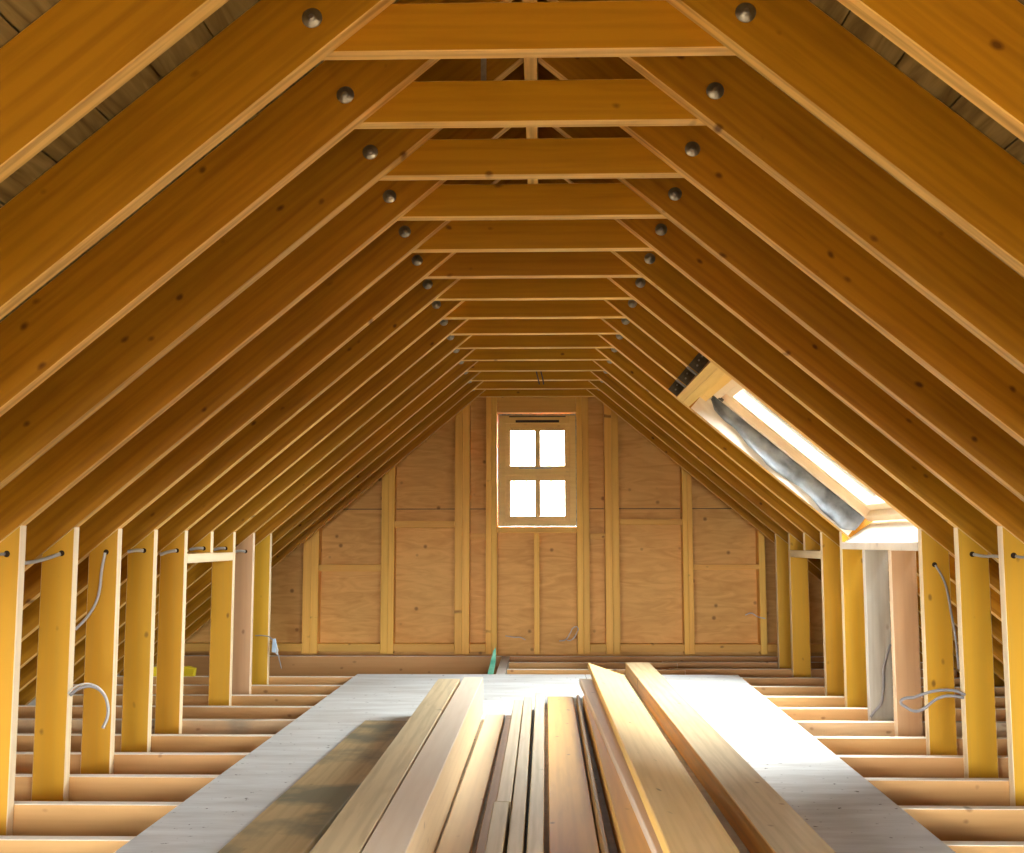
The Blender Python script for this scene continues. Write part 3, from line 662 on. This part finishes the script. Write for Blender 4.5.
# sill shelf and apron
tag(ybeam('skylight_sill', WS-.002, WS+.145, d(7)+T+.002, d(10)+T*.0-.002+.03, .954, 1.0, MAT['palewall']), 'white sill board over the wall posts under the skylight', 'sill board')
A = (WS+.02, 1.002); B = (2.19, 1.135)
lining('apron_panel', [(A[0], d(7)+T+.004, A[1]), (A[0], d(10)-.004, A[1]), (B[0], d(10)-.06, B[1]), (B[0], d(7)+T+.004, B[1])], .012, MAT['palewall'], 'bright white sloping panel between skylight and its sill board', 'apron panel')

# ---------------------------------------------------------------- cables
def cable(name, k, pts, lab, rad=.006, mat='cable', hole=None, dy=-.012):
    """runs on the near face of wall post k"""
    p3 = [(x, d(k)+dy, z) for x, z in pts]
    o = tube(name, [Vector(p) for p in p3], rad, MAT[mat])
    c = Vector(p3[0]); me = o.data
    for v in me.vertices: v.co -= c
    o.location = c
    tag(o, lab, 'cable', 'electric cables')
    if hole: disc('cable_hole', Vector((hole[0], d(k)+.0005, hole[1]))-c, .013, .0016, MAT['hole'], o)
    return o
cable('cable', 4, [(-2.051, .958), (-2.09, .955), (-2.14, .95)], 'short cable through the nearest left post', .006, hole=(-2.05, .958))
cable('cable', 5, [(-2.054, .953), (-2.085, .942), (-2.119, .931), (-2.184, .916), (-2.22, .914)], 'grey cable between the two nearest left posts', .008, 'white_cable', hole=(-2.053, .955))
cable('cable', 6, [(-2.056, .953), (-2.070, .86), (-2.074, .79), (-2.088, .725), (-2.126, .654), (-2.185, .590)], 'long cable hanging from the hole of the third left post', .007, 'white_cable', hole=(-2.056, .956))
cable('cable', 5, [(-1.985, .352), (-1.959, .374), (-1.925, .388), (-1.885, .388), (-1.846, .364), (-1.822, .316), (-1.820, .262), (-1.838, .215)], 'bundle of grey cables arching out of the second left post', .0075, 'cable')
cable('cable', 5, [(-1.985, .362), (-1.959, .388), (-1.925, .402), (-1.880, .400), (-1.836, .372), (-1.810, .316), (-1.808, .270), (-1.826, .222)], 'lighter cable arching along the grey cable bundle at left', .0035, 'white_cable', dy=-.034)
for k, xh, xe, za, zb in ((7, -2.054, -2.133, .959, .953), (8, -2.045, -2.136, .955, .932), (9, -2.044, -2.125, .964, .957), (10, -2.051, -2.124, .961, .954), (11, -2.052, -2.123, .937, .937)):
    cable('cable', k, [(xh, za), ((xh+xe)/2, (za+zb)/2+.004), (xe, zb)], "short white cable from the hole of the left " + {7: "fourth nearest post", 8: "post at the near header end", 9: "stub post on the header", 10: "post at the far header end", 11: "pinkish brown post"}[k], .009, 'white_cable', hole=(xh, za))
cable('cable', 12, [(-2.095, .310), (-2.03, .309), (-1.982, .296), (-1.943, .237), (-1.919, .164), (-1.894, .069)], 'thin cable hanging from the last left post', .004, 'cable')
cn = empty('cable_connector', (-1.952, d(12)-.012, .235)); tag(cn, 'pale blue connector on the cable of the last left post', 'connector')
bm = bmesh.new(); prism(bm, [(-.016, -.045), (.014, -.05), (.022, .0), (.008, .055), (-.010, .05)], -.012, .012); bevel(bm, .003); link('shell', bm, MAT['blue'], cn)
bm = bmesh.new(); prism(bm, [(.010, -.05), (.026, -.07), (.032, -.03), (.022, .0)], -.007, .007); bevel(bm, .002); link('lead', bm, MAT['white_cable'], cn)
cable('cable', 5, [(2.046, .941), (2.07, .936), (2.10, .938)], 'short cable at the hole of the nearest right post', .006, 'cable', hole=(2.044, .943))
cable('cable', 6, [(2.064, .943), (2.11, .934), (2.166, .934), (2.20, .930)], 'white cable between the two nearest right posts', .007, 'white_cable', hole=(2.064, .943))
cable('cable', 7, [(2.063, .881), (2.101, .810), (2.122, .72), (2.130, .658), (2.150, .506), (2.159, .355)], 'long cable hanging from the hole of the third right post', .006, 'cable', hole=(2.063, .884))
cable('cable', 6, [(1.997, .295), (1.960, .312), (1.932, .316), (1.870, .314), (1.816, .302), (1.760, .283), (1.714, .276), (1.700, .262), (1.722, .240), (1.767, .220), (1.812, .236), (1.837, .256), (1.885, .284), (1.94, .290), (1.990, .282)], 'grey cable loop sticking out of the second right post', .007, 'cable')
cable('cable', 9, [(2.132, .389), (2.100, .30), (2.086, .25), (2.078, .123), (2.060, .035), (2.02, -.01), (1.998, -.041)], 'cable running down in front of the grey wall post', .008, 'cable')
def free_cable(pts, rad, mat, lab):
    o = tube('cable', [Vector(p) for p in pts], rad, MAT[mat]); c = Vector(pts[0])
    for v in o.data.vertices: v.co -= c
    o.location = c; return tag(o, lab, 'cable', 'electric cables')
free_cable([(.20, 9.985, .118), (.255, 9.985, .128), (.300, 9.98, .19), (.325, 9.98, .234), (.363, 9.985, .240), (.356, 9.98, .185), (.300, 9.98, .124), (.270, 9.985, .125)], .005, 'white_cable', 'small cable loop on the end wall below the window')
free_cable([(-.283, 9.99, .162), (-.20, 9.988, .150), (-.15, 9.985, .150), (-.103, 9.985, .127)], .004, 'white_cable', 'short cable end low on the end wall left of centre')
free_cable([(1.867, 9.985, .350), (1.92, 9.98, .366), (1.973, 9.98, .336), (2.044, 9.985, .318)], .005, 'white_cable', 'short cable end low at the right of the end wall')
free_cable([(.000, 8.358, 2.42), (.004, 8.358, 2.33), (.020, 8.362, 2.25), (.030, 8.37, 2.21)], .005, 'dark_cable', 'dark wire hanging between the farthest ties, left of two')
free_cable([(.036, 8.358, 2.42), (.040, 8.358, 2.32), (.056, 8.362, 2.25), (.062, 8.37, 2.21)], .005, 'dark_cable', 'dark wire hanging between the farthest ties, right of two')
bm = bmesh.new(); prism(bm, [(-.009, 0), (.009, 0), (.009, .285), (-.009, .285)], -.001, .001); 
o = link('steel_strap', bm, MAT['steel']); o.location = (-.150, 3.4065, 2.34); tag(o, 'thin metal strap standing up behind the second nearest collar tie', 'steel strap')
